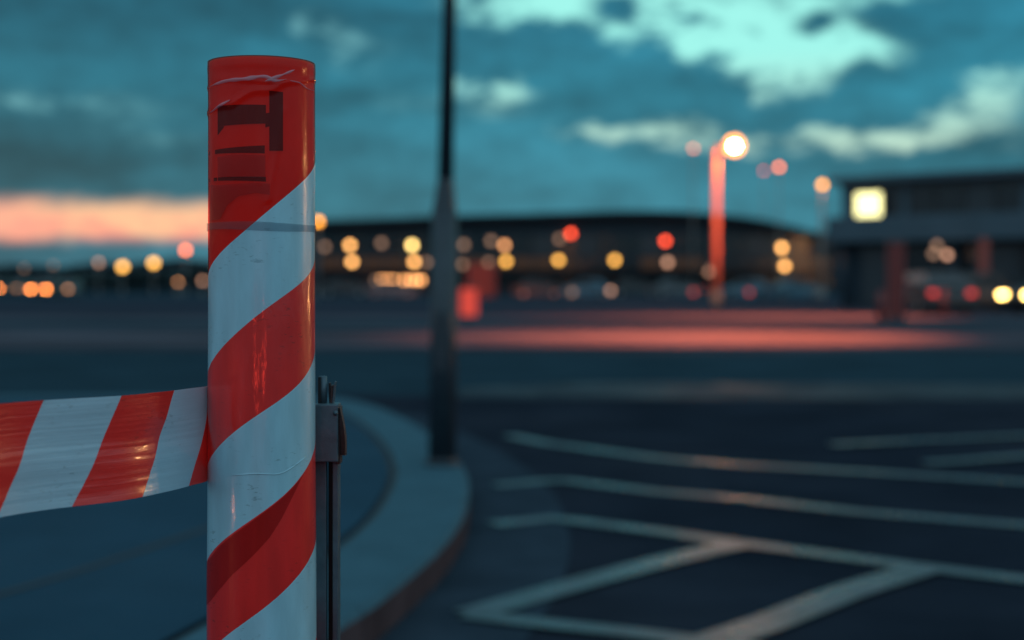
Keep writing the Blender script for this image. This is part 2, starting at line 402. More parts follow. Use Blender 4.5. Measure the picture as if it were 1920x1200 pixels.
# slightly raised concrete yard with a low kerb that catches the lamp light
bm = bmesh.new(); bx(bm, (20, 33.7, 0.0), (110, 22.6, .10)); structure(link_mesh('concrete_yard', bm, 'concrete_yard'))
structure(sheet('yard_dark_strip', [(-60,32.2),(70,32.2),(70,38.5),(-60,38.5)], .056, 'old_asphalt'))  # dark strip painted in as the dim gap between two bands of glow
bm = bmesh.new(); bx(bm, (20, 72.6, 0.0), (240, 55, .06)); structure(link_mesh('car_park', bm, 'far_asphalt'))

# outer edge of the kerb, from far left round the nose and back past the camera
outer = [G(-900,741,PAVE), G(0,741,PAVE), G(400,741,PAVE), G(560,742,PAVE), G(640,747,PAVE), G(704,760,PAVE), G(750,779,PAVE), G(800,806,PAVE), G(846,842,PAVE), G(874,880,PAVE), G(880,912,PAVE), G(870,962,PAVE),
         G(826,1024,PAVE), G(720,1115,PAVE), G(640,1168,PAVE), Vector((-.62,3.1)), Vector((-.86,2.3)), Vector((-1.3,1.2)), Vector((-1.9,-.2)), Vector((-2.6,-3))]
outer = resample(smooth_path(outer, 8), .06)
KW = .34
inner = offset(outer, KW)
# check that the inner line lies to the left (pavement side)
if (inner[len(inner)//2]-Vector((-3, 6))).length > (outer[len(outer)//2]-Vector((-3, 6))).length:
    KW = -KW; inner = offset(outer, KW)
sg = 1 if KW > 0 else -1
jo = offset(outer, KW+sg*.035)
kerb = structure(bpy.data.objects.new('kerb', None)); C.objects.link(kerb)
nst = 16
i = 0; L = len(outer)
while i < L-2:
    j = min(i+nst, L-1)
    if L-1-j < 6: j = L-1
    bm = bmesh.new(); rows = []
    ch = offset(outer, sg*.018)
    for k in range(i, j+1):
        o2, c2_, n2 = outer[k].copy(), ch[k].copy(), inner[k].copy()
        if k == i and i > 0:
            t = (outer[k+1]-outer[k]).normalized()*.006; o2 += t; c2_ += t; n2 += t
        rows.append([bm.verts.new((o2.x, o2.y, -.01)), bm.verts.new((o2.x, o2.y, PAVE-.018)), bm.verts.new((c2_.x, c2_.y, PAVE)), bm.verts.new((n2.x, n2.y, PAVE)), bm.verts.new((n2.x, n2.y, -.01))])
    for a, b in zip(rows, rows[1:]):
        for q in range(4): bm.faces.new((a[q], b[q], b[q+1], a[q+1]))
    for r_ in (rows[0], rows[-1]): bm.faces.new(r_)
    ks = link_mesh('kerb_stone', bm, 'kerb_stone', kerb); ks.data.materials.append(MATS['kerb_face_warm_lit'])   # upright sides: warm lamp light put into the colour
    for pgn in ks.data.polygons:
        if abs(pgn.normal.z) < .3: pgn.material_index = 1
    i = j
def ribbon(name, A, B, z, m, parent=None, zb=None):
    bm = bmesh.new(); va = [bm.verts.new((p.x, p.y, z)) for p in A]; vb = [bm.verts.new((p.x, p.y, z if zb is None else zb)) for p in B]
    for q in range(len(A)-1): bm.faces.new((va[q], va[q+1], vb[q+1], vb[q]))
    o = link_mesh(name, bm, m, parent)
    if o.data.polygons[len(o.data.polygons)//2].normal.z < 0: o.data.flip_normals()
    return o
ribbon('joint', inner, jo, PAVE-.012, 'joint', kerb)
bed = [p for p in jo]
far = [Vector((-60, -3)), Vector((-60, bed[0].y))]
structure(sheet('pavement', [(p.x, p.y) for p in bed]+[(-60,-3),(-60,bed[0].y)], PAVE, 'paving'))
# expansion joint across the paving
ja = [G(-60,1130,PAVE), G(150,1068,PAVE), G(385,990,PAVE), G(520,940,PAVE), G(600,905,PAVE), G(655,862,PAVE), G(670,830,PAVE)]
ja = resample(smooth_path(ja, 6), .1)
structure(ribbon('pavement_joint', ja[:20] if len(ja) > 20 else ja, offset(ja, .028)[:20] if len(ja) > 20 else offset(ja, .028), PAVE+.003, 'joint'))
# gutter strip beside the kerb
go = offset(outer, -sg*.42); gi = offset(outer, sg*.02)
k0 = next(k for k, p in enumerate(outer) if p.x > -2.6)
structure(ribbon('gutter', gi[k0:], go[k0:], .004, 'gutter'))

# painted road lines
LINES = [
 ('L', [(955,818),(1020,832),(1240,862),(1366,872),(1640,888),(1920,906),(2300,930)], .13),
 ('L', [(930,913),(1050,902),(1240,926),(1366,935),(1600,962),(1920,988),(2300,1020)], .12),
 ('L', [(925,987),(1040,975),(1240,1001),(1370,1020),(1730,1068),(1920,1091),(2300,1140)], .12),
 ('L', [(880,1158),(1100,1095),(1250,1055),(1375,1027)], .14),
 ('L', [(1280,1226),(1420,1183),(1590,1115),(1735,1070)], .15),
 ('L', [(875,1160),(1010,1176),(1200,1196),(1420,1225)], .11),
 ('L', [(1560,838),(1740,829),(1920,821),(2200,808)], .13),
 ('L', [(1735,873),(1830,867),(1920,860),(2200,845)], .12)]
lines = []
for n_, pts, w in LINES:
    path = resample([G(*p) for p in pts], .15)
    zz = .008 if n_ == 'L' else .004
    lines.append((path, w))
li = 0
for path, w in lines:
    li += 1
    o = ribbon('road_line', offset(path, w/2), offset(path, -w/2), .006+.0015*li, 'road_paint'); structure(o)
o = sheet('stop_band', [G(860,748),G(2600,752),G(2600,724),G(1100,718),(G(860,728))], .006, 'worn_paint')

# ------------------------------------------------------------------ street lamps
def street_lamp(x, y, h, bulb, label, group='street lamps beyond the car park', pole_r=(.075,.05), arm=.0, head=.30, light=None, polemat='pole_far', base=0.03, lens='lamp_orange', tilt=0, lc=(1,.17,.06), side=1, bulb_r=.12, aim=None):
    t = thing('street_lamp', label, 'street lamp', (x, y, base), 0, group)
    bm = bmesh.new()
    tube(bm, (0,0,0), (0,0,.7), pole_r[0]*1.35, pole_r[0]*1.3, 14); tube(bm, (0,0,.7), (0,0,h), pole_r[0], pole_r[1], 14)
    link_mesh('pole', bm, polemat, t, True)
    if arm:
        bm = bmesh.new(); tube(bm, (0,0,h-.05), (side*arm,0,h+.12), pole_r[1]*.8, pole_r[1]*.6, 12); link_mesh('arm', bm, polemat, t, True)
    hx = side*arm
    bm = bmesh.new(); bx(bm, (hx+side*head*.1,0,h+.17), (head*2.0, .26, .10), 0, .03); hd = link_mesh('lamp_head', bm, 'dark_metal', t)
    bm = bmesh.new(); ball(bm, (hx+side*head*.1,0,h+.07), bulb_r, (1.0,1,.92)); link_mesh('bulb', bm, bulb, hd, True)
    if light:
        ld = bpy.data.lights.new('lamp_light', 'POINT'); ld.energy = light; ld.color = lc; ld.shadow_soft_size = bulb_r*.9
        lo = bpy.data.objects.new('lamp_light', ld); C.objects.link(lo); lo.location = (hx+side*head*.1, -.02, h-.09-bulb_r); lo.parent = hd
        if aim:      # a shielded floodlight head
            ld.type = 'SPOT'; ld = bpy.data.lights[ld.name]; ld.spot_size = math.radians(aim[3]); ld.spot_blend = 1
            lo.rotation_euler = (Vector(aim[:3])-(Vector((x, y, base))+lo.location)).to_track_quat('-Z', 'Y').to_euler()
    return t
def lamp_px(px, py, Y, bulb, label, r=.12, arm=.0, **kw):
    p = P(px, py, Y); h = p.z-.03-.07
    side = kw.get('side', 1)
    return street_lamp(p.x-side*(arm+.03), Y, h, bulb, label, arm=arm, bulb_r=r, **kw)
# bulbs: radius from the size of the light at that distance
lamp_px(1377, 273, 66, 'lamp_hot', 'tall street lamp with the brightest glowing head, its pole lit orange', r=.17, arm=.80, pole_r=(.16,.13), head=.34, light=450, lc=(1,.34,.09), polemat='pole_glow_red')
lamp_px(1542, 346, 105, 'lamp_orange', 'orange street lamp just left of the low flat-roofed building', r=.22, pole_r=(.16,.10), light=70)
lamp_px(1461, 313, 120, 'lamp_pink', 'salmon pink street lamp between the brightest lamp and the low building', r=.20)
lamp_px(1432, 320, 150, 'lamp_red_dim', 'faint purple-red lamp close left of the salmon pink lamp', r=.20)
lamp_px(1300, 278, 120, 'lamp_pale', 'pale pink street lamp left of the brightest lamp, against the cloud gap', r=.20)
lamp_px(597, 415, 110, 'lamp_orange', 'orange street lamp half hidden by the striped post', r=.24)
lamp_px(348, 469, 140, 'lamp_pink', 'pink street lamp just under the afterglow, nearest the striped post on its left', r=.26)
lamp_px(288, 493, 150, 'lamp_yellow', 'yellow street lamp, right one of the pair on the far left skyline', r=.36)
lamp_px(230, 500, 150, 'lamp_yellow', 'yellow street lamp, left one of the pair on the far left skyline', r=.36)
lamp_px(185, 492, 160, 'lamp_dim', 'dull grey-pink street lamp left of the two yellow ones', r=.26)
lamp_px(100, 497, 180, 'lamp_faint', 'very faint reddish lamp on the skyline above the orange car lights', r=.22)
lamp_px(45, 503, 180, 'lamp_faint', 'very faint reddish lamp on the skyline at the far left', r=.22)
lamp_px(334, 528, 120, 'lamp_mid', 'low tan lamp in front of the dark trees left of the striped post', r=.14)
lamp_px(380, 526, 125, 'lamp_dim', 'low tan lamp touching the left edge of the striped post', r=.20)
hot = next(o for o in C.objects if o.name == 'street_lamp'); hh = [o for o in hot.children if o.name.startswith('lamp_head')][0]; hb = hh.children[0]
bc = sum((Vector(v.co) for v in hb.data.vertices), Vector())/len(hb.data.vertices)
bm = bmesh.new(); ns = 28
rr = []
for i in range(ns):
    a = 2*PI*i/ns; rr.append([bm.verts.new((bc.x+math.cos(a)*(.33+.075*math.cos(b)), bc.y+.05*math.sin(b), bc.z+math.sin(a)*(.33+.075*math.cos(b)))) for b in [k*PI/3 for k in range(6)]])
for i in range(ns):
    for q in range(6): bm.faces.new((rr[i][q], rr[(i+1) % ns][q], rr[(i+1) % ns][(q+1) % 6], rr[i][(q+1) % 6]))
link_mesh('halo_ring', bm, 'lamp_halo', hh, True)  # added emissive ring, stands in for the orange halo round the bulb
# lamps along the road outside the picture on the right, seen as glints and yard light; second and third added to brighten yard and pole
for (x, y, h, lt, am, ar, lab) in [(12.0, 27.0, 9.0, 30000, (3.9, 27, 0, 66), 5.2, 'street lamp right of the picture beside the lit yard'), (18.6, 46, 12.0, 48000, (8.2, 45, 0, 62), 5.6, 'added second street lamp right of the picture, behind the lit yard'), (17.5, 40, 9.0, 70000, (9.6, 66, 4.6, 17), .8, 'added third street lamp right of the picture, turned to the orange-lit pole'), (56, 30, 7.0, 0, None, .8, 'street lamp far to the right of the picture'),
                      (47, 22, 5.2, 0, None, .8, 'lower street lamp far to the right of the picture')]:
    t = street_lamp(x, y, h, 'lamp_housed' if lt else 'lamp_strong', lab, 'street lamps along the road on the right', lens='x', arm=ar, side=-1, light=lt or None, aim=am, bulb_r=.16)

# near lamp post on the kerb nose
base = G(829, 871, PAVE)
np_ = thing('lamp_post', 'dark steel lamp post on the rounded end of the kerb, top out of view', 'lamp post', (base.x, base.y, PAVE))
lean = .0018
def at_h(py): return (HY-py)/F*base.y + CAMZ - PAVE
bm = bmesh.new()
zt = at_h(372)
tube(bm, (0,0,0), (.012,0,zt-.06), .071, .063, 28); tube(bm, (.012,0,zt-.06), (.018,0,zt+.10), .060, .040, 28, False); tube(bm, (.018,0,zt+.10), (.075,0,zt+2.9), .040, .018, 28)
link_mesh('pole', bm, 'pole_paint', np_, True)
bm = bmesh.new(); tube(bm, (0,0,0), (0,0,.018), .088, .088, 24); tube(bm, (0,0,.018), (0,0,.05), .074, .068, 24); link_mesh('base_flange', bm, 'pole_paint', np_)
box('access_door', (0.0,-.061,.62), (.06,.012,.30), 'pole_paint', np_, .003)
bm = bmesh.new(); bx(bm, (.15,0,zt+2.95), (.34,.12,.06), 0, .02); link_mesh('lamp_head', bm, 'dark_metal', np_)

# ------------------------------------------------------------------ far left skyline
def prism(bm, poly_xy, y0, y1):
    "outline in x,z extruded along y"
    f = [bm.verts.new((x, y0, z)) for x, z in poly_xy]; b = [bm.verts.new((x, y1, z)) for x, z in poly_xy]
    bm.faces.new(f); bm.faces.new(b[::-1])
    n = len(poly_xy)
    for i in range(n): bm.faces.new((f[i], f[(i+1) % n], b[(i+1) % n], b[i]))
rng = random.Random(3)
bm = bmesh.new()
xs = [-900+i*12 for i in range(160)]
front = []
for x in xs:
    hgt = 4.6+1.6*mnoise.noise((x*.012, 3.1, 0))+.6*mnoise.noise((x*.05, 1.1, 0))
    front.append(hgt)
v0 = [bm.verts.new((x, 430, -.5)) for x in xs]; v1 = [bm.verts.new((x, 470, h)) for x, h in zip(xs, front)]; v2 = [bm.verts.new((x, 620, h*.6)) for x, h in zip(xs, front)]; v3 = [bm.verts.new((x, 700, -.5)) for x in xs]
for A, B in ((v0, v1), (v1, v2), (v2, v3)):
    for i in range(len(xs)-1): bm.faces.new((A[i], A[i+1], B[i+1], B[i]))
structure(link_mesh('hills', bm, 'hill', None, True))
# tree crowns made of leaf clumps
def leaf_cloud(bm, c, r, n, size, rg):
    for _ in range(n):
        while True:
            d = Vector((rg.uniform(-1,1), rg.uniform(-1,1), rg.uniform(-1,1)))
            if .25 < d.length < 1: break
        k = .8+.35*mnoise.noise(d*1.7+Vector((c[0], c[2], 0)))
        p = Vector(c)+Vector((d.x*r[0], d.y*r[1], d.z*r[2]))*k
        M = Matrix.Rotation(rg.uniform(0, 6.28), 4, (rg.uniform(-1,1), rg.uniform(-1,1), rg.uniform(-1,1)+.01))
        s = size*rg.uniform(.5, 1.2)
        vs = [bm.verts.new(p+(M @ Vector(q))*s) for q in ((-1,-.6,0),(1,-.6,.15),(1.1,.6,0),(-.8,.7,.1))]
        bm.faces.new(vs)
trees = [(-8,.0,186,7.0,'low tree at the far left edge of the skyline'),(60,0,188,5.2,'small tree above the orange car lights'),(142,0,190,6.6,'tree left of the dull pink lamp'),
         (205,0,185,6.0,'tree under the left yellow lamp'),(262,0,186,7.4,'tree between the two yellow lamps'),(318,0,182,6.6,'tree under the pink lamp'),(372,0,184,8.4,'dark tree beside the left edge of the striped post')]
for px, _, Y, h, lab in trees:
    h *= .52
    x = (px-CX)/F*Y
    t = thing('tree', lab, 'tree', (x, Y, .0), 0, 'trees on the far left skyline')
    bm = bmesh.new(); tube(bm, (0,0,0), (.1,0,h*.45), .22, .14, 8); tube(bm, (.1,0,h*.4), (.9,.2,h*.62), .1, .05, 6); tube(bm, (.1,0,h*.38), (-.8,-.2,h*.6), .1, .05, 6); link_mesh('trunk', bm, 'dark_metal', t)
    bm = bmesh.new(); leaf_cloud(bm, (0,0,h*.56), (3.6,2.6,h*.46), 420, .36, rng); link_mesh('crown', bm, 'foliage', t)
def shed(px0, px1, Y, h, label, depth=14, rise=.8, nwin=5):
    x0, x1 = (px0-CX)/F*Y, (px1-CX)/F*Y; w = x1-x0
    t = thing('warehouse', label, 'building', ((x0+x1)/2, Y, 0), 0, 'low dark buildings on the far left')
    bm = bmesh.new(); prism(bm, [(-w/2,-.1),(w/2,-.1),(w/2,h),(-w/2,h)], 0, depth); link_mesh('wall', bm, 'wall_dark', t)
    bm = bmesh.new(); prism(bm, [(-w/2-.4,h+.003),(w/2+.4,h+.003),(w/2+.4,h+.25),(0,h+rise),(-w/2-.4,h+.25)], -.5, depth+.5); link_mesh('roof', bm, 'roof_metal', t)
    for i in range(nwin):
        bm = bmesh.new(); bx(bm, (-w/2+w*(i+.5)/nwin, -.03, h*.55), (w/nwin*.6, .10, h*.3)); link_mesh('window', bm, 'glass_mid', t)
    return t
shed(-60, 120, 200, 3.2, 'long low shed at the far left behind the dim car lights')
shed(135, 250, 205, 3.6, 'low shed under the left yellow lamp')
shed(255, 420, 195, 3.9, 'dark warehouse reaching to the striped post from the left', nwin=6)

# ------------------------------------------------------------------ terminal building
TY = 150.0
def tx(px): return (px-CX)/F*TY
def tz(py): return CAMZ+(HY-py)/F*TY
T0 = thing('terminal_building', 'long dark terminal building with a gently curved roof across the middle distance', 'building', (tx(1075), TY, 0))
ox = tx(1075)
roofline = [(520,420),(600,415),(700,412),(850,406),(1000,402),(1120,398),(1220,397),(1300,400),(1370,406),(1430,415),(1480,426),(1525,437),(1590,441),(1660,444)]
rl = resample(smooth_path([Vector((tx(a)-ox, tz(b))) for a, b in roofline], 4), 1.4)
bm = bmesh.new(); prism(bm, [(p.x, p.y) for p in rl]+[(p.x, p.y-.42) for p in rl[::-1]], -2.2, 36); link_mesh('roof', bm, 'roof_metal', T0)
wl = [p for p in rl if tx(548)-ox < p.x < tx(1645)-ox]
bm = bmesh.new(); prism(bm, [(p.x, p.y-.425) for p in wl]+[(wl[-1].x, -.1), (wl[0].x, -.1)], 0, 34); link_mesh('wall', bm, 'wall_dark', T0)
rw = random.Random(11)
x0, x1 = tx(600), tx(1560); nW = 24; pw = (x1-x0)/nW
for row, (pya, pyb) in enumerate(((440,476),(483,503),(512,538))):
    za, zb = tz(pyb), tz(pya)
    for i in range(nW):
        xx = x0+(i+.5)*pw-ox; pxx = 960+(xx+ox)/TY*F
        m = 'glass_dark'
        if row == 1 and (pxx < 1330 and rw.random() < .75): m = 'window_glow'
        if row == 1 and 770 < pxx < 800: m = 'window_glow'
        if row == 2 and 690 < pxx < 800: m = 'glass_mid'
        if row == 0 and rw.random() < .3: m = 'glass_mid'
        bm = bmesh.new(); bx(bm, (xx, -.06, (za+zb)/2), (pw*.9, .08, zb-za)); w_ = link_mesh('window', bm, m, T0)
        bm = bmesh.new(); bx(bm, (xx+pw*.5, -.08, (za+zb)/2), (pw*.09, .16, zb-za)); link_mesh('mullion', bm, 'frame_dark', T0)
# lit shop windows low on the left (rows of ceiling lights seen through the glass)
for px in (704,716,727,738,758,770,781,790):
    bm = bmesh.new(); bx(bm, (tx(px)-ox, -.16, tz(525)), (.30, .06, .42)); link_mesh('lit_window', bm, 'window_strip' if px != 704 else 'lamp_faint', T0)
box('canopy', (0, -1.6, tz(507)), (x1-x0, 3.0, .18), 'roof_metal', T0)
for px in range(610, 1560, 80):
    bm = bmesh.new(); tube(bm, (tx(px)-ox,-2.9,0), (tx(px)-ox,-2.9,tz(507)-.09), .10, .10, 10); link_mesh('column', bm, 'frame_dark', T0)

WL = [(610,463,'lamp_faint','faint brown wall lamp nearest the striped post on the terminal',.30),
 (657,460,'lamp_warm','warm wall lamp, upper one of the first bright pair right of the striped post',.30),
 (661,491,'lamp_warm','warm wall lamp, lower one of the first bright pair right of the striped post',.30),
 (716,456,'lamp_faint','dim brown wall lamp between the two bright pairs on the terminal',.32),
 (773,460,'lamp_cream','pale yellow wall lamp, upper one of the pair left of the near lamp post',.32),
 (777,491,'lamp_warm','warm wall lamp, lower one of the pair left of the near lamp post',.30),
 (800,492,'lamp_faint','dim brown wall lamp touching the near lamp post on its left',.30),
 (870,459,'lamp_faint','dim brown wall lamp close right of the near lamp post',.32),
 (868,496,'lamp_faint','faint low wall lamp above the glowing red box',.28),
 (921,452,'lamp_faint','dim brown wall lamp up left of the tan lamp',.32),
 (946,460,'lamp_mid','tan wall lamp above the yellow one right of the near lamp post',.28),
 (949,490,'lamp_yellow','yellow wall lamp below the tan one right of the near lamp post',.30),
 (916,492,'lamp_faint','faint wall lamp left of the lower yellow one',.28),
 (1049,448,'lamp_faint','dim brown lamp tucked behind the left red light',.30),
 (1047,488,'lamp_yellow','single yellow wall lamp below the left red light',.30),
 (1152,488,'lamp_yellow','single yellow wall lamp midway between the two red lights',.30),
 (1251,492,'lamp_dim','tan wall lamp below the right red light',.30),
 (1328,508,'lamp_dim','dull pink wall lamp touching the orange-lit pole',.28),
 (1464,465,'lamp_warm','upper warm wall lamp under the sloping end of the terminal roof',.34),
 (1470,499,'lamp_warm','lower warm wall lamp under the sloping end of the terminal roof',.30),
 (1381,541,'lamp_faint','very faint grey lamp low on the terminal right of the orange-lit pole',.26)]
for px, py, m, lab, r in WL:
    if m == 'lamp_faint': r *= .95
    t = thing('wall_lamp', lab, 'wall lamp', (tx(px), TY-.0, tz(py)), 0, 'wall lamps on the terminal')
    bm = bmesh.new(); bx(bm, (0,-.18,r*1.15), (.12,.36,.12), 0, .02); link_mesh('bracket', bm, 'dark_metal', t)
    bm = bmesh.new(); ball(bm, (0,-.36-r*.2,0), r*1.0, (1,.7,1)); link_mesh('globe', bm, m, t, True)
for px, py, m, lab in [(1070,438,'lamp_red','left one of the two red warning lights high on the terminal'),(1247,452,'lamp_red','right one of the two red warning lights high on the terminal')]:
    t = thing('warning_light', lab, 'warning light', (tx(px), TY, tz(py)), 0, 'red warning lights on the terminal')
    bm = bmesh.new(); bx(bm, (0,-.12,-.34), (.3,.4,.14), 0, .02); link_mesh('bracket', bm, 'dark_metal', t)
    bm = bmesh.new(); ball(bm, (0,-.3,0), .28, (1,.8,1)); link_mesh('lens', bm, m, t, True)

# ------------------------------------------------------------------ low flat-roofed building on the right
BA = Vector(((1577-CX)/F*62, 62, 0)); 
bang = math.atan2(57-62, (1920-CX)/F*57-BA.x)
B0 = thing('flat_roofed_building', 'two-storey flat-roofed building on the right with a lit sign on its upper floor', 'building', (BA.x, BA.y, 0), bang)
BL = 26.0
zt_, zw1, zw0, zf0 = 5.70, 5.22, 3.95, 2.88
box('roof', (BL/2, 7.4, zt_-.14), (BL+.6, 16, .28), 'wall_panel', B0, .02)
box('upper_band', (BL/2, 7.5, (zt_-.283+zw1)/2), (BL, 15, zt_-.283-zw1), 'wall_panel', B0)
box('upper_wall', (BL/2, 7.6, (zw0+zw1)/2), (BL-.3, 14.8, zw1-zw0-.006), 'wall_dark', B0)
box('fascia_band', (BL/2, 7.1, (zf0+zw0)/2), (BL+.5, 16, zw0-zf0), 'wall_panel', B0, .02)
box('lower_wall', (BL/2, 7.5, zf0/2), (BL-.1, 14.6, zf0-.006), 'wall_dark', B0)
box('end_panel', (.72, .14, (zw0+zw1)/2), (1.35, .30, zw1-zw0-.01), 'wall_panel', B0)
xx = 1.9+.9
panes = [(1.62+i*1.28, i) for i in range(18)]
for xx, i in panes:
    m = 'glass_dark' if i % 5 not in (3,) else 'glass_mid'
    bm = bmesh.new(); bx(bm, (xx+.62, .17, (zw0+zw1)/2), (1.16, .05, zw1-zw0-.08)); link_mesh('window', bm, m, B0)
    bm = bmesh.new(); bx(bm, (xx+1.26, .14, (zw0+zw1)/2), (.09 if i % 4 else .34, .14, zw1-zw0-.012)); link_mesh('mullion', bm, 'wall_panel' if i % 4 == 0 else 'frame_dark', B0)
for i in range(14):
    xx = .9+i*1.75
    bm = bmesh.new(); bx(bm, (xx+.8, .17, 1.42), (1.6, .05, 2.5)); link_mesh('ground_floor_window', bm, 'glass_dark' if i % 3 else 'glass_mid', B0)
    bm = bmesh.new(); bx(bm, (xx+1.675, .14, 1.42), (.10, .12, 2.6)); link_mesh('mullion', bm, 'frame_dark', B0)
for i, xx in enumerate((.35, 5.2, 10.3, 15.4, 20.5)):
    bm = bmesh.new(); tube(bm, (xx,-.35,0), (xx,-.35,zf0-.003), .14, .14, 14); link_mesh('column', bm, 'wall_dark', B0, True)
# sign box on the upper floor
def on_facade(px, z, out=0.0):
    k = (px-CX)/F; ca, sa = math.cos(bang), math.sin(bang)
    # ray x = k*y meets facade line
    s = (k*BA.y-BA.x)/(ca-k*sa)
    return Vector((BA.x+ca*s+sa*out, BA.y+sa*s-ca*out, z))
p = on_facade(1631, CAMZ+(HY-384)/F*61.2, .12)
sg_ = thing('lit_sign', 'square glowing cream sign box on the upper floor of the flat-roofed building', 'sign', p, bang)
box('sign_case', (0, .06, 0), (1.26, .16, 1.12), 'frame_dark', sg_, .02)
box('sign_panel', (0, -.035, 0), (1.12, .03, .98), 'sign_face', sg_, .004)
# lamps under the building's canopy and dim reddish pillar
for px, py, m, lab in [(1757,460,'lamp_faint','dim tan lamp topmost of the cluster under the flat building'),(1750,476,'lamp_faint','dim tan lamp left in the cluster under the flat building'),
                       (1776,478,'lamp_dim','dim tan lamp right in the cluster under the flat building')]:
    q = P(px, py, 57.5)
    t = thing('canopy_lamp', lab, 'lamp', q, 0, 'lamps under the canopy of the flat-roofed building')
    bm = bmesh.new(); tube(bm, (0,0,.08), (0,0,2.88-q.z), .015, .015, 8); link_mesh('rod', bm, 'dark_metal', t)
    bm = bmesh.new(); ball(bm, (0,0,0), .12); link_mesh('globe', bm, m, t, True)

# reddish column in front of the building, pillar further right
q = G(1680, 604)
rc = thing('red_pillar', 'thick dark red pillar standing in the yard left of the parked cars', 'pillar', (q.x, q.y, .05))
box('shaft', (0,0,1.10), (.40,.34,2.10), 'red_column', rc, .02); box('base_plate', (0,0,.03), (.56,.5,.06), 'dark_metal', rc, .01); box('cap', (0,0,2.19), (.46,.40,.08), 'dark_metal', rc, .01)
q = P(1845, 480, 56)
rp = thing('banner', 'narrow dull red hanging banner on the ground floor of the flat building', 'banner', (q.x, q.y, q.z))
box('cloth', (0,0,0), (.38,.03,1.35), 'banner_red', rp, .004); box('rail', (0,0,.70), (.46,.05,.05), 'dark_metal', rp); 
bm = bmesh.new(); tube(bm, (0,0,.72), (0,0,2.88-q.z), .012, .012, 8); link_mesh('cord', bm, 'dark_metal', rp)

# glowing red box on the yard
emit('red_glow', (1,.105,.075), .68)
q = G(879, 601)
rb = thing('light_box', 'glowing red box light standing on the yard just right of the near lamp post', 'light box', (q.x, q.y, .05))
box('lit_face', (0,0,.48), (.48,.40,.78), 'red_glow', rb, .05); box('lid', (0,0,.91), (.52,.44,.07), 'dark_metal', rb, .02); box('foot', (0,0,.04), (.40,.34,.08), 'dark_metal', rb)
# container behind it
q = Vector(((905-CX)/F*104, 104))
ct = thing('container', 'dark red container standing behind the glowing red box light', 'container', (q.x, q.y, .035), .08)
box('shell', (0,1.5,1.35), (2.1,3.0,2.4), 'container_red', ct, .03)
for sx_ in (-1, 1):
    box('door', (sx_*.50,-.03,1.35), (.96,.05,2.2), 'container_red', ct, .01)
    for k in range(2): bm = bmesh.new(); tube(bm, (sx_*(.30+.36*k),-.08,.3), (sx_*(.30+.36*k),-.08,2.4), .025, .025, 8); link_mesh('locking_bar', bm, 'dark_metal', ct)
# low marker lamps along the front of the parked cars
for px, py, Y, m, lab in [(1145,545,108,'lamp_dim','tan marker lamp low in front of the cars, below the right single yellow lamp'),(1300,551,108,'marker_red','dark red marker lamp left of the orange-lit pole foot'),
                          (1405,553,106,'marker_red','dark red marker lamp right of the orange-lit pole foot'),(1073,550,108,'lamp_faint','faint grey marker lamp below the left single yellow lamp')]:
    q = P(px, py, Y); q.z = max(q.z, .5)
    t = thing('marker_lamp', lab, 'marker lamp', (q.x, q.y, .03), 0, 'low marker lamps in front of the parked cars')
    bm = bmesh.new(); tube(bm, (0,0,0), (0,0,q.z-.1), .06, .05, 10); link_mesh('stem', bm, 'dark_metal', t)
    bm = bmesh.new(); ball(bm, (0,0,q.z-.03), .17); link_mesh('globe', bm, m, t, True)

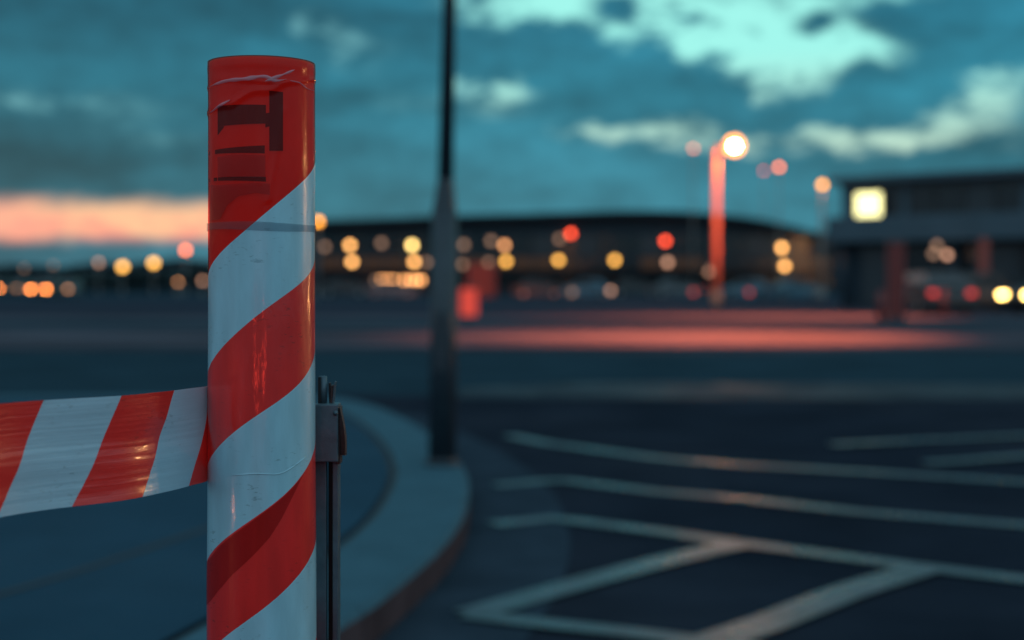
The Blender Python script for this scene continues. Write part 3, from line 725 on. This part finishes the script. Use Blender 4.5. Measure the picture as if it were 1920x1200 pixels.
# ------------------------------------------------------------------ cars
def make_car(x, y, rz, paint, label, group, front='lamp_faint', rear='tail_light_dim', L=4.3, H=1.45, z=.035, wagon=False, lit_front=False, lit_rear=False):
    t = thing('parked_car', label, 'car', (x, y, z), rz, group)
    h = H; l = L/2
    prof = [(-l,.30),(-l+.02,.62),(-l+.12,.84),(-l+.55,.92),(-l+(.75 if wagon else 1.0),h-.03),(-.1,h),(.55,h-.05),(1.15,.94),(l-.25,.82),(l-.02,.62),(l,.30),(l-.5,.20),(-l+.5,.20)]
    bm = bmesh.new(); f = [bm.verts.new((a, -.86 if b < .93 else -.68, b)) for a, b in prof]; g = [bm.verts.new((a, .86 if b < .93 else .68, b)) for a, b in prof]
    n = len(prof)
    bm.faces.new(f); bm.faces.new(g[::-1])
    for i in range(n): bm.faces.new((f[i], g[i], g[(i+1) % n], f[(i+1) % n]))
    bmesh.ops.triangulate(bm, faces=[fc for fc in bm.faces if len(fc.verts) > 4])
    link_mesh('body', bm, paint, t)
    for s in (-1, 1):
        bm = bmesh.new()
        a = -l+(.9 if wagon else 1.15)
        vs = [bm.verts.new(v) for v in ((a-.22,s*.845,.95),(1.0,s*.845,.95),(.5,s*.70,h-.10),(a+.1,s*.70,h-.10))]
        bm.faces.new(vs if s < 0 else vs[::-1]); bmesh.ops.solidify(bm, geom=bm.faces[:], thickness=.02)
        link_mesh('side_window', bm, 'glass_dark', t)
    bm = bmesh.new(); vs = [bm.verts.new(v) for v in ((1.14,-.72,.98),(1.14,.72,.98),(.62,.62,h-.08),(.62,-.62,h-.08))]; bm.faces.new(vs); bmesh.ops.translate(bm, verts=bm.verts, vec=(.02,0,.015)); link_mesh('windscreen', bm, 'glass_dark', t)
    bm = bmesh.new(); c0 = -l+.56; c1 = -l+(.72 if wagon else .95)
    vs = [bm.verts.new(v) for v in ((c0,.70,.97),(c0,-.70,.97),(c1,-.62,h-.10),(c1,.62,h-.10))]; bm.faces.new(vs); bmesh.ops.translate(bm, verts=bm.verts, vec=(-.02,0,.01)); link_mesh('rear_window', bm, 'glass_dark', t)
    for a in (-l+.85, l-.85):
        for s in (-1, 1):
            bm = bmesh.new(); tube(bm, (a,s*.70,.31), (a,s*.90,.31), .31, .31, 20); w_ = link_mesh('wheel', bm, 'rubber', t)
            bm = bmesh.new(); tube(bm, (a,s*.88,.31), (a,s*.915,.31), .19, .17, 14); link_mesh('rim', bm, 'rim', w_)
    for s in (-1, 1):
        bm = bmesh.new(); bx(bm, (l-.06,s*.62,.66), (.14,.30,.14), 0, .03); link_mesh('headlight', bm, front if lit_front else 'glass_mid', t)
        bm = bmesh.new(); bx(bm, (-l+.04,s*.66,.72), (.12,.24,.16), 0, .03); link_mesh('tail_light', bm, rear if lit_rear else 'car_red', t)
    return t
grp = 'cars parked in front of the terminal'
def cx_(px, Y): return (px-CX)/F*Y
row = [(648,118,.0,'car_dark','dark car parked nearest the striped post in front of the terminal'),
 (735,116,.05,'car_grey','grey car parked under the row of lit windows'),
 (1010,118,.03,'car_dark','dark car parked below the left single yellow lamp'),
 (1100,116,3.1,'car_blue','teal car parked below the right single yellow lamp'),
 (1190,120,0,'car_dark','dark car parked below the right red light'),
 (1268,114,.05,'car_grey','grey car parked left of the orange-lit pole'),
 (1400,114,3.1,'car_blue','teal car parked right of the orange-lit pole'),
 (1495,110,0,'car_blue','pale teal car parked under the sloping end of the terminal roof')]
for px, Y, rz, paint, lab in row:
    make_car(cx_(px, Y), Y, rz, paint, lab, grp, lit_rear=False, lit_front=(px in (1268,)), front='lamp_red_dim')
# vehicle lamps facing the camera on the left
g2 = 'vehicles on the road far left'
make_car(cx_(0, 150), 150, -PI/2, 'car_dark', 'car at the left edge with orange headlights', g2, front='head_light_orange', lit_front=True)
make_car(cx_(36, 155), 155, -PI/2-.1, 'car_grey', 'car with dull tan headlights, second from the left edge', g2, front='lamp_mid', lit_front=True)
make_car(cx_(88, 118), 118, -PI/2, 'car_dark', 'car with bright orange headlights on the far left', g2, front='head_light_orange', lit_front=True)
make_car(cx_(112, 122), 124, -PI/2+.05, 'car_grey', 'car with yellowish headlights just right of the orange ones', g2, front='lamp_mid', lit_front=True)
# vehicles by the flat-roofed building
g3 = 'vehicles by the flat-roofed building'
make_car(cx_(1745, 50), 50, PI/2+.05, 'car_dark', 'dark car seen from behind with red tail lights right of the red pillar', g3, rear='tail_light', lit_rear=True)
make_car(cx_(1905, 48)+1.95, 48.8, -PI/2-1.2, 'car_dark', 'car with bright yellow headlights at the right edge', g3, front='head_light', lit_front=True)
make_car(cx_(1850, 53), 54, .2, 'car_dark', 'dark car parked under the narrow red banner', g3)
g4 = 'vehicles outside the picture'
make_car(21, 21.5, -PI/2-.75, 'car_grey', 'car with headlights on, outside the picture on the right', g4, front='head_light_bright', lit_front=True, z=.01)
make_car(.2, -5.8, -PI/2, 'car_dark', 'car with red tail lights on, behind the camera', g4, rear='tail_light_bright', lit_rear=True, z=.01)
pl = thing('glint_light', 'low light added for glints on the film, beside the pavement, outside the picture on the left', 'added light', (-2.7, -.6, PAVE))  # unseen light, added to put glints on the wrapped film
bm = bmesh.new(); tube(bm, (0,0,0), (0,0,.27), .05, .05, 16); link_mesh('stem', bm, 'dark_metal', pl, True)
bm = bmesh.new(); tube(bm, (0,0,.27), (0,0,.33), .032, .032, 16); link_mesh('lens', bm, 'glint_light', pl, True)
bm = bmesh.new(); tube(bm, (0,0,.33), (0,0,.37), .055, .05, 16); link_mesh('cap', bm, 'dark_metal', pl, True)
# barrier board beside the pillar
q = P(1718, 521, 44)
bb = thing('notice_board', 'small slanted whitish board on a post right of the red pillar', 'board', (q.x, q.y, .03))
box('board', (0,0,q.z-.03), (.62,.03,.26), 'pole_far', bb, .004); bm = bmesh.new(); tube(bm, (0,.04,0), (0,.04,q.z+.05), .025, .025, 10); link_mesh('post', bm, 'dark_metal', bb)
# bollards on the yard edge
for px, py, lab in [(1652,606,'small red bollard touching the left foot of the red pillar'),(1770,560,'red bollard right of the tail lights')]:
    q = G(px, py) if py > 570 else Vector((cx_(px, 46), 46))
    t = thing('bollard', lab, 'bollard', (q.x, q.y, .05), 0, 'red bollards by the pillar')
    bm = bmesh.new(); tube(bm, (0,0,0), (0,0,.78), .10, .09, 14); link_mesh('post', bm, 'bollard_red', t, True)
    bm = bmesh.new(); ball(bm, (0,0,.78), .09, (1,1,.5)); link_mesh('cap', bm, 'bollard_red', t, True)

# ------------------------------------------------------------------ the wrapped post
PY = 1.20
PXC = (491-CX)/F*PY
R = .0445
def pz(py): return CAMZ+(HY-py)/F*(PY-R)    # height of a feature on the front face
TOP = CAMZ+(HY-103)/F*(PY-R)
POST = thing('wrapped_post', 'round post wrapped in glossy red and white striped barrier film, in sharp focus', 'post', (PXC, PY, 0), math.atan2(-PXC, PY))
def fold_r(phi, z):
    "small irregularities of the wrapped film"
    r = R
    px = math.sin(phi)*99; py = HY-(z-CAMZ)*F/(PY-R)
    r += .0011*max(0, min(1, (py-640)/500))           # more layers lower down
    r += .00035*mnoise.noise((math.cos(phi)*2.2, math.sin(phi)*2.2, z*9))
    r += .00016*mnoise.noise((math.cos(phi)*9, math.sin(phi)*9, z*22))
    return r
def ring_y(py, phi):   # a rolled edge
    return py
def shell(name, f_lo, f_hi, m, parent, phis, nz, dr=0.0, thick=.0004):
    bm = bmesh.new(); grid = []
    for ph in phis:
        a, b = f_lo(ph), f_hi(ph); col = []
        if b-a < 1e-4: b = a+1e-4
        for k in range(nz+1):
            z = a+(b-a)*k/nz; r = fold_r(ph, z)+(dr(ph, z) if callable(dr) else dr)
            col.append(bm.verts.new((r*math.sin(ph), -r*math.cos(ph), z)))
        grid.append(col)
    for c0, c1 in zip(grid, grid[1:]):
        for k in range(nz): bm.faces.new((c0[k], c1[k], c1[k+1], c0[k+1]))
    o = link_mesh(name, bm, m, parent, True)
    return o
def dzr(ph, z, c, w, h): return 0
SLOPE = 240*(PY-R)/F/PI       # metres of height per radian
PITCH = 184.5*(PY-R)/F
def b_edge(k, ph):            # k-th stripe boundary, 0 = lower edge of the top red film
    yc = 405+184.5*k
    wob = 3.0*math.sin(2*ph+k*1.7)+2.0*math.sin(3.1*ph+k)
    return pz(yc-wob) + SLOPE*ph
NPH = 84
phis = [-PI+2*PI*i/NPH for i in range(NPH+1)]
film_group = []
# inner tube (seen through the red film at the top)
bm = bmesh.new(); tube(bm, (0,0,0), (0,0,TOP-.0008), .0434, .0434, 96); link_mesh('inner_tube', bm, 'core_white', POST, True)
# stripes from the top film down to the ground
kmax = int((pz(405))/PITCH)+3
def clampz(z): return max(.0, z)
for k in range(kmax):
    lo = (lambda ph, k=k: clampz(b_edge(k+1, ph))); hi = (lambda ph, k=k: clampz(b_edge(k, ph)))
    if hi(PI) <= .0: break
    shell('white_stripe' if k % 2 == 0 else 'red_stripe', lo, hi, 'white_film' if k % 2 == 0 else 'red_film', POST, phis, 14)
# stripes above the first edge on the far side would be covered by the translucent top film
def top_edge(ph): return TOP-.0000
def dr_top(ph, z):
    py = HY-(z-CAMZ)*F/(PY-R); x = math.sin(ph)*99
    d = 0
    # rolled collar at the rim, sagging fold lines
    f1 = 148-6*math.sin(ph*1.4)+8*math.sin(ph*2.6+.6)
    d += .0006*math.exp(-((py-f1)/4.0)**2)
    if py < f1: d += .0001
    f2 = 196-.36*(x+75)+4*math.sin(x*.09)
    if -99 < x < 60 and math.cos(ph) > 0: d += .0010*math.exp(-((py-f2)/6.0)**2)*max(0, 1-max(0, x-30)/30)
    f3 = 262-3.3*(x-20)
    if -10 < x < 60 and math.cos(ph) > 0: d += .0006*math.exp(-((x-20-(320-py)*.16)/5.0)**2)*(1 if 200 < py < 380 else 0)
    d += .0008*math.exp(-((py-118)/8.0)**2)*.3
    return d
top_film = shell('red_top_film', lambda ph: b_edge(0, ph), top_edge, 'red_clear_film', POST, [-PI+2*PI*i/160 for i in range(161)], 90, dr_top)
# pale creases in the film
def crease(pts, w, dr=.0013):
    "thin raised fold along photo points on the front of the post"
    pth = resample(smooth_path([Vector(p) for p in pts], 6), 3)
    bm = bmesh.new(); A = []; B = []; M_ = []
    n = len(pth)
    for i, p in enumerate(pth):
        tt = (pth[min(i+1, n-1)]-pth[max(i-1, 0)]).normalized(); nn = Vector((-tt.y, tt.x))
        ww = w*math.sin(PI*(i+.3)/(n-.4))**.6*(.7+.5*mnoise.noise((p.x*.05, p.y*.05, 2)))
        for lst, s_ in ((A, -1), (M_, 0), (B, 1)):
            q = p+nn*ww*s_*.5; ph = math.asin(max(-.995, min(.995, (q.x-491)/100.5))); z = pz(q.y)
            r = fold_r(ph, z)+dr_top(ph, z)*(1 if q.y < 405 else 0)+dr*(1 if s_ == 0 else .25)
            lst.append(bm.verts.new((r*math.sin(ph), -r*math.cos(ph), z)))
    for i in range(n-1):
        bm.faces.new((A[i], A[i+1], M_[i+1], M_[i])); bm.faces.new((M_[i], M_[i+1], B[i+1], B[i]))
    return link_mesh('crease', bm, 'pale_crease', POST, True)
crease([(394,156),(425,150),(460,148),(495,143),(515,150),(535,146)], 10)
crease([(497,152),(520,142),(540,132),(550,126)], 9)
crease([(396,206),(415,196),(435,186)], 8)
crease([(540,148),(560,150),(575,158),(588,158)], 4)
# overlap band round the post
def band(name, yc, h, m, tilt=0, dr=.0009, wav=1.2):
    f = lambda s: (lambda ph: pz(yc+s*h/2+tilt*math.sin(ph)+wav*math.sin(3*ph+s)))
    return shell(name, f(1), f(-1), m, POST, phis, 3, dr)
band('overlap_band', 424, 15, 'clear_film', tilt=2)
# second layer of film lapping over the first: slightly darker areas
film('film_lap', (.30,.010,.010), .3, .0008, see=.80, see_col=(.84,.72,.72))
def lap(pts_lo, pts_hi, dr):
    "layer between two photo lines given as x,y points, left to right"
    def fn(pts):
        def f(ph):
            x = 491+99*math.sin(ph)
            for (a, b), (c, d) in zip(pts, pts[1:]):
                if x <= c or (c, d) == pts[-1]:
                    t = max(0, min(1, (x-a)/(c-a))); t = t*t*(3-2*t) if 0 else t
                    return pz(b+(d-b)*t)
        return f
    a0 = math.asin(max(-.99, (pts_lo[0][0]-491)/99)); a1 = math.asin(min(.99, (pts_lo[-1][0]-491)/99))
    return shell('film_lap', fn(pts_lo), fn(pts_hi), 'film_lap', POST, [a0+(a1-a0)*i/40 for i in range(41)], 6, dr)
low3 = [(393,1150),(415,1112),(440,1078),(475,1042),(505,1008),(525,975),(545,935),(560,905),(572,882)]
lap(low3, [(393,1066),(415,1030),(440,1004),(475,976),(505,953),(525,937),(545,918),(560,902),(572,884)], .0004)
lap([(413,330),(440,331),(497,336)], [(413,292),(440,289),(497,291)], .0009)
lap([(400,412),(418,410),(430,385),(450,368),(480,362),(505,365)], [(400,344),(418,346),(430,345),(450,344),(480,343),(505,344)], .0009)
# low crease in the white stripe
crease([(436,892),(480,888),(520,890),(545,880),(572,862)], 4, .0006)
last_crease = [o for o in POST.children if o.name.startswith('crease')][-1]; last_crease.data.materials[0] = MATS['white_film']

# dark fittings fixed to the inner tube, seen through the film
def patch(name, x0, y0, x1, y1, m, dr=.0430, tx0=None):
    bm = bmesh.new(); n = 8; outs = []
    for r in (dr, dr+.0007):
        rows = []
        for i in range(n+1):
            x = x0+(x1-x0)*i/n; ph = math.asin(max(-.99, min(.99, (x-491)/95.0)))
            rows.append([bm.verts.new((r*math.sin(ph), -r*math.cos(ph), pz(y))) for y in ((y1[0]+(y1[1]-y1[0])*i/n), (y0[0]+(y0[1]-y0[0])*i/n))])
        outs.append(rows)
    a, b = outs
    for i in range(n):
        bm.faces.new((b[i][0], b[i+1][0], b[i+1][1], b[i][1])); bm.faces.new((a[i][0], a[i][1], a[i+1][1], a[i+1][0]))
        bm.faces.new((a[i][1], b[i][1], b[i+1][1], a[i+1][1])); bm.faces.new((a[i][0], a[i+1][0], b[i+1][0], b[i][0]))
    for q in (0, n): bm.faces.new((a[q][0], a[q][1], b[q][1], b[q][0]))
    return link_mesh(name, bm, m, POST)
patch('clip_block', 413, (195,196), 498, (234,231), 'navy_part')
patch('clip_block', 413, (234,234), 424, (250,236), 'navy_part')
patch('clip_upright', 504, (169,170), 528, (282,281), 'navy_part')
patch('clip_link', 497, (212,210), 505, (238,236), 'navy_part')
patch('clip_strap', 397, (278,272), 496, (285,287), 'navy_part')
patch('clip_strap', 394, (330,331), 498, (336,340), 'navy_part')

# ------------------------------------------------------------------ barrier tape
# plan of the tape: from the left, in towards the post, round its back
tp = []
for px, Y in ((-420,.80),(-200,.915),(0,1.003),(83,1.036),(160,1.060),(230,1.083),(285,1.112),(331,1.142),(360,1.166)):
    tp.append(Vector(((px-CX)/F*Y, Y)))
Rt = R+.0016
for a in (196, 176, 150, 120, 90, 60, 30):
    tp.append(Vector((PXC+Rt*math.cos(math.radians(a)), PY+Rt*math.sin(math.radians(a)))))
path = resample(smooth_path(tp, 8), .0015)
S0 = 0
arc = [0]
for a, b in zip(path, path[1:]): arc.append(arc[-1]+(b-a).length)
# arc position of photo x=83 on the top edge = red/white boundary
def arc_at(px):
    best = min(range(len(path)), key=lambda i: abs((path[i].x/path[i].y*F+CX)-px) + (0 if path[i].y < PY else 1e4)); return arc[best]
TZ0, TZ1 = CAMZ-.0843, CAMZ-.0843-.0795
e0 = arc_at(83)
P_ST = .0635
SH = .041
TAPE = thing('barrier_tape', 'flat red and white striped barrier tape stretched from the striped post to the left edge', 'barrier tape', (0, 0, 0))
def tape_pt(s, v):
    "s metres along, v 0 top .. 1 bottom"
    s = max(0, min(arc[-1]-1e-6, s))
    j = min(len(path)-2, int(s/arc[-1]*(len(path)-1)))
    while j < len(path)-2 and arc[j+1] < s: j += 1
    while j > 0 and arc[j] > s: j -= 1
    p = path[j].lerp(path[j+1], (s-arc[j])/max(1e-9, arc[j+1]-arc[j]))
    tt = (path[j+1]-path[j]).normalized(); nn = Vector((tt.y, -tt.x))
    free = max(0, min(1, (arc_at_end-s)/.05))
    w = free*(.0022*math.sin(v*PI*1.0)*math.cos(s*9)+.0016*mnoise.noise((s*7, v*4, 0))+.0004*mnoise.noise((s*10, v*24, 5))*max(0, v-.3)*1.6)
    z = TZ0+(TZ1-TZ0)*v + .0035*(arc_at_end-s)*(1-v)
    return Vector((p.x+nn.x*w, p.y+nn.y*w, z))
arc_at_end = arc_at(385)
kk0 = int(-e0/P_ST)-3; kk1 = int((arc[-1]-e0)/P_ST)+3
def curve_shift(v): return SH*(v-.06*math.sin(v*PI)+.02*math.sin(v*2*PI))     # slightly S-shaped print edge after stretching
for kk in range(kk0, kk1):
    bm = bmesh.new(); cols = []
    nS, nV = 10, 26
    any_ = False
    for i in range(nS+1):
        col = []
        for j in range(nV+1):
            v = j/nV; s = e0+(kk+i/nS)*P_ST-curve_shift(v)
            if 0 < s < arc[-1]: any_ = True
            col.append(bm.verts.new(tape_pt(s, v)))
        cols.append(col)
    if not any_: bm.free(); continue
    for c0, c1 in zip(cols, cols[1:]):
        for j in range(nV):
            try: bm.faces.new((c0[j], c1[j], c1[j+1], c0[j+1]))
            except ValueError: pass
    bmesh.ops.dissolve_degenerate(bm, edges=bm.edges[:], dist=1e-6)
    if len(bm.faces) == 0: bm.free(); continue
    link_mesh('white_stripe' if kk % 2 == 0 else 'red_stripe', bm, 'tape_white' if kk % 2 == 0 else 'tape_red', TAPE, True)

# ------------------------------------------------------------------ steel fence post and clamp behind the wrapped post
SY = 1.245
def sx(px): return (px-CX)/F*SY
def sz(py): return CAMZ+(HY-py)/F*SY
FP = thing('steel_fence_post', 'slim grey steel post with a clamp standing behind the right side of the striped post', 'fence post', (sx(612), SY, 0))
o0 = sx(612)
def fbox(name, x0, x1, y0, y1, dy, dep, m, bevel=.0006, slant=0):
    bm = bmesh.new(); bx(bm, ((sx(x0)+sx(x1))/2-o0, dy, (sz(y0)+sz(y1))/2), (abs(sx(x1)-sx(x0)), dep, abs(sz(y0)-sz(y1))), 0, bevel)
    if slant:
        zc = (sz(y0)+sz(y1))/2; zh = abs(sz(y0)-sz(y1))/2
        for v in bm.verts: v.co.x += slant*(zc-v.co.z)/zh*.5
    return link_mesh(name, bm, m, FP)
zb_ = 535+CAMZ*F/SY
fbox('channel_web', 590, 613, 858, zb_, .000, .010, 'galvanised')
fbox('channel_slot', 612, 626, 858, zb_, .014, .004, 'black_steel', 0)
fbox('channel_flange', 625, 635, 858, zb_, .004, .018, 'galvanised')
fbox('clamp_plate', 594, 638, 755, 862, -.006, .022, 'galvanised', .0012)
# hooked side plate, bent outwards
bm = bmesh.new(); pr = []
zc = sz(808)
for k in range(13):
    t = k/12; z = sz(762)+(sz(850)-sz(762))*t
    x = sx(641+10*math.sin(min(1, t*1.3)*PI/2))-o0
    pr.append((x, z))
fr = []
for x, z in pr:
    fr.append([bm.verts.new((x-.0042, -.014, z)), bm.verts.new((x, -.016, z)), bm.verts.new((x+.0008, -.010, z)), bm.verts.new((x-.0030, .012, z))])
for a, b in zip(fr, fr[1:]):
    for q in range(4): bm.faces.new((a[q], b[q], b[(q+1) % 4], a[(q+1) % 4]))
bm.faces.new(fr[0]); bm.faces.new(fr[-1][::-1])
link_mesh('hook_plate', bm, 'rusty_steel', FP, False)
fbox('hook_tail', 633, 641, 760, 867, -.004, .016, 'rusty_steel', .0008)
bm = bmesh.new(); tube(bm, (sx(606)-o0,-.002,sz(757)), (sx(606)-o0,-.002,sz(705)), .0036, .0036, 20)
link_mesh('pin', bm, 'galvanised', FP, True)
fbox('pin_shoulder', 598, 603, 706, 757, -.004, .006, 'black_steel', .0004)
fbox('spring_leaf', 617, 620, 718, 757, .002, .008, 'black_steel', .0002, .0006)
fbox('spring_leaf', 621, 624.5, 722, 757, .000, .009, 'rusty_steel', .0002, -.0006)
fbox('spring_leaf', 626, 628.5, 715, 757, -.001, .008, 'galvanised', .0002, -.0022)
bm = bmesh.new(); tube(bm, (sx(634)-o0,-.0195,sz(771)), (sx(634)-o0,-.0165,sz(771)), .0022, .0022, 12); tube(bm, (sx(634)-o0,-.0205,sz(771)), (sx(634)-o0,-.0195,sz(771)), .0012, .0016, 12); link_mesh('rivet', bm, 'galvanised', FP, True)
box('foot_plate', (0, 0, .010), (.10, .10, .012), 'galvanised', FP, .002)
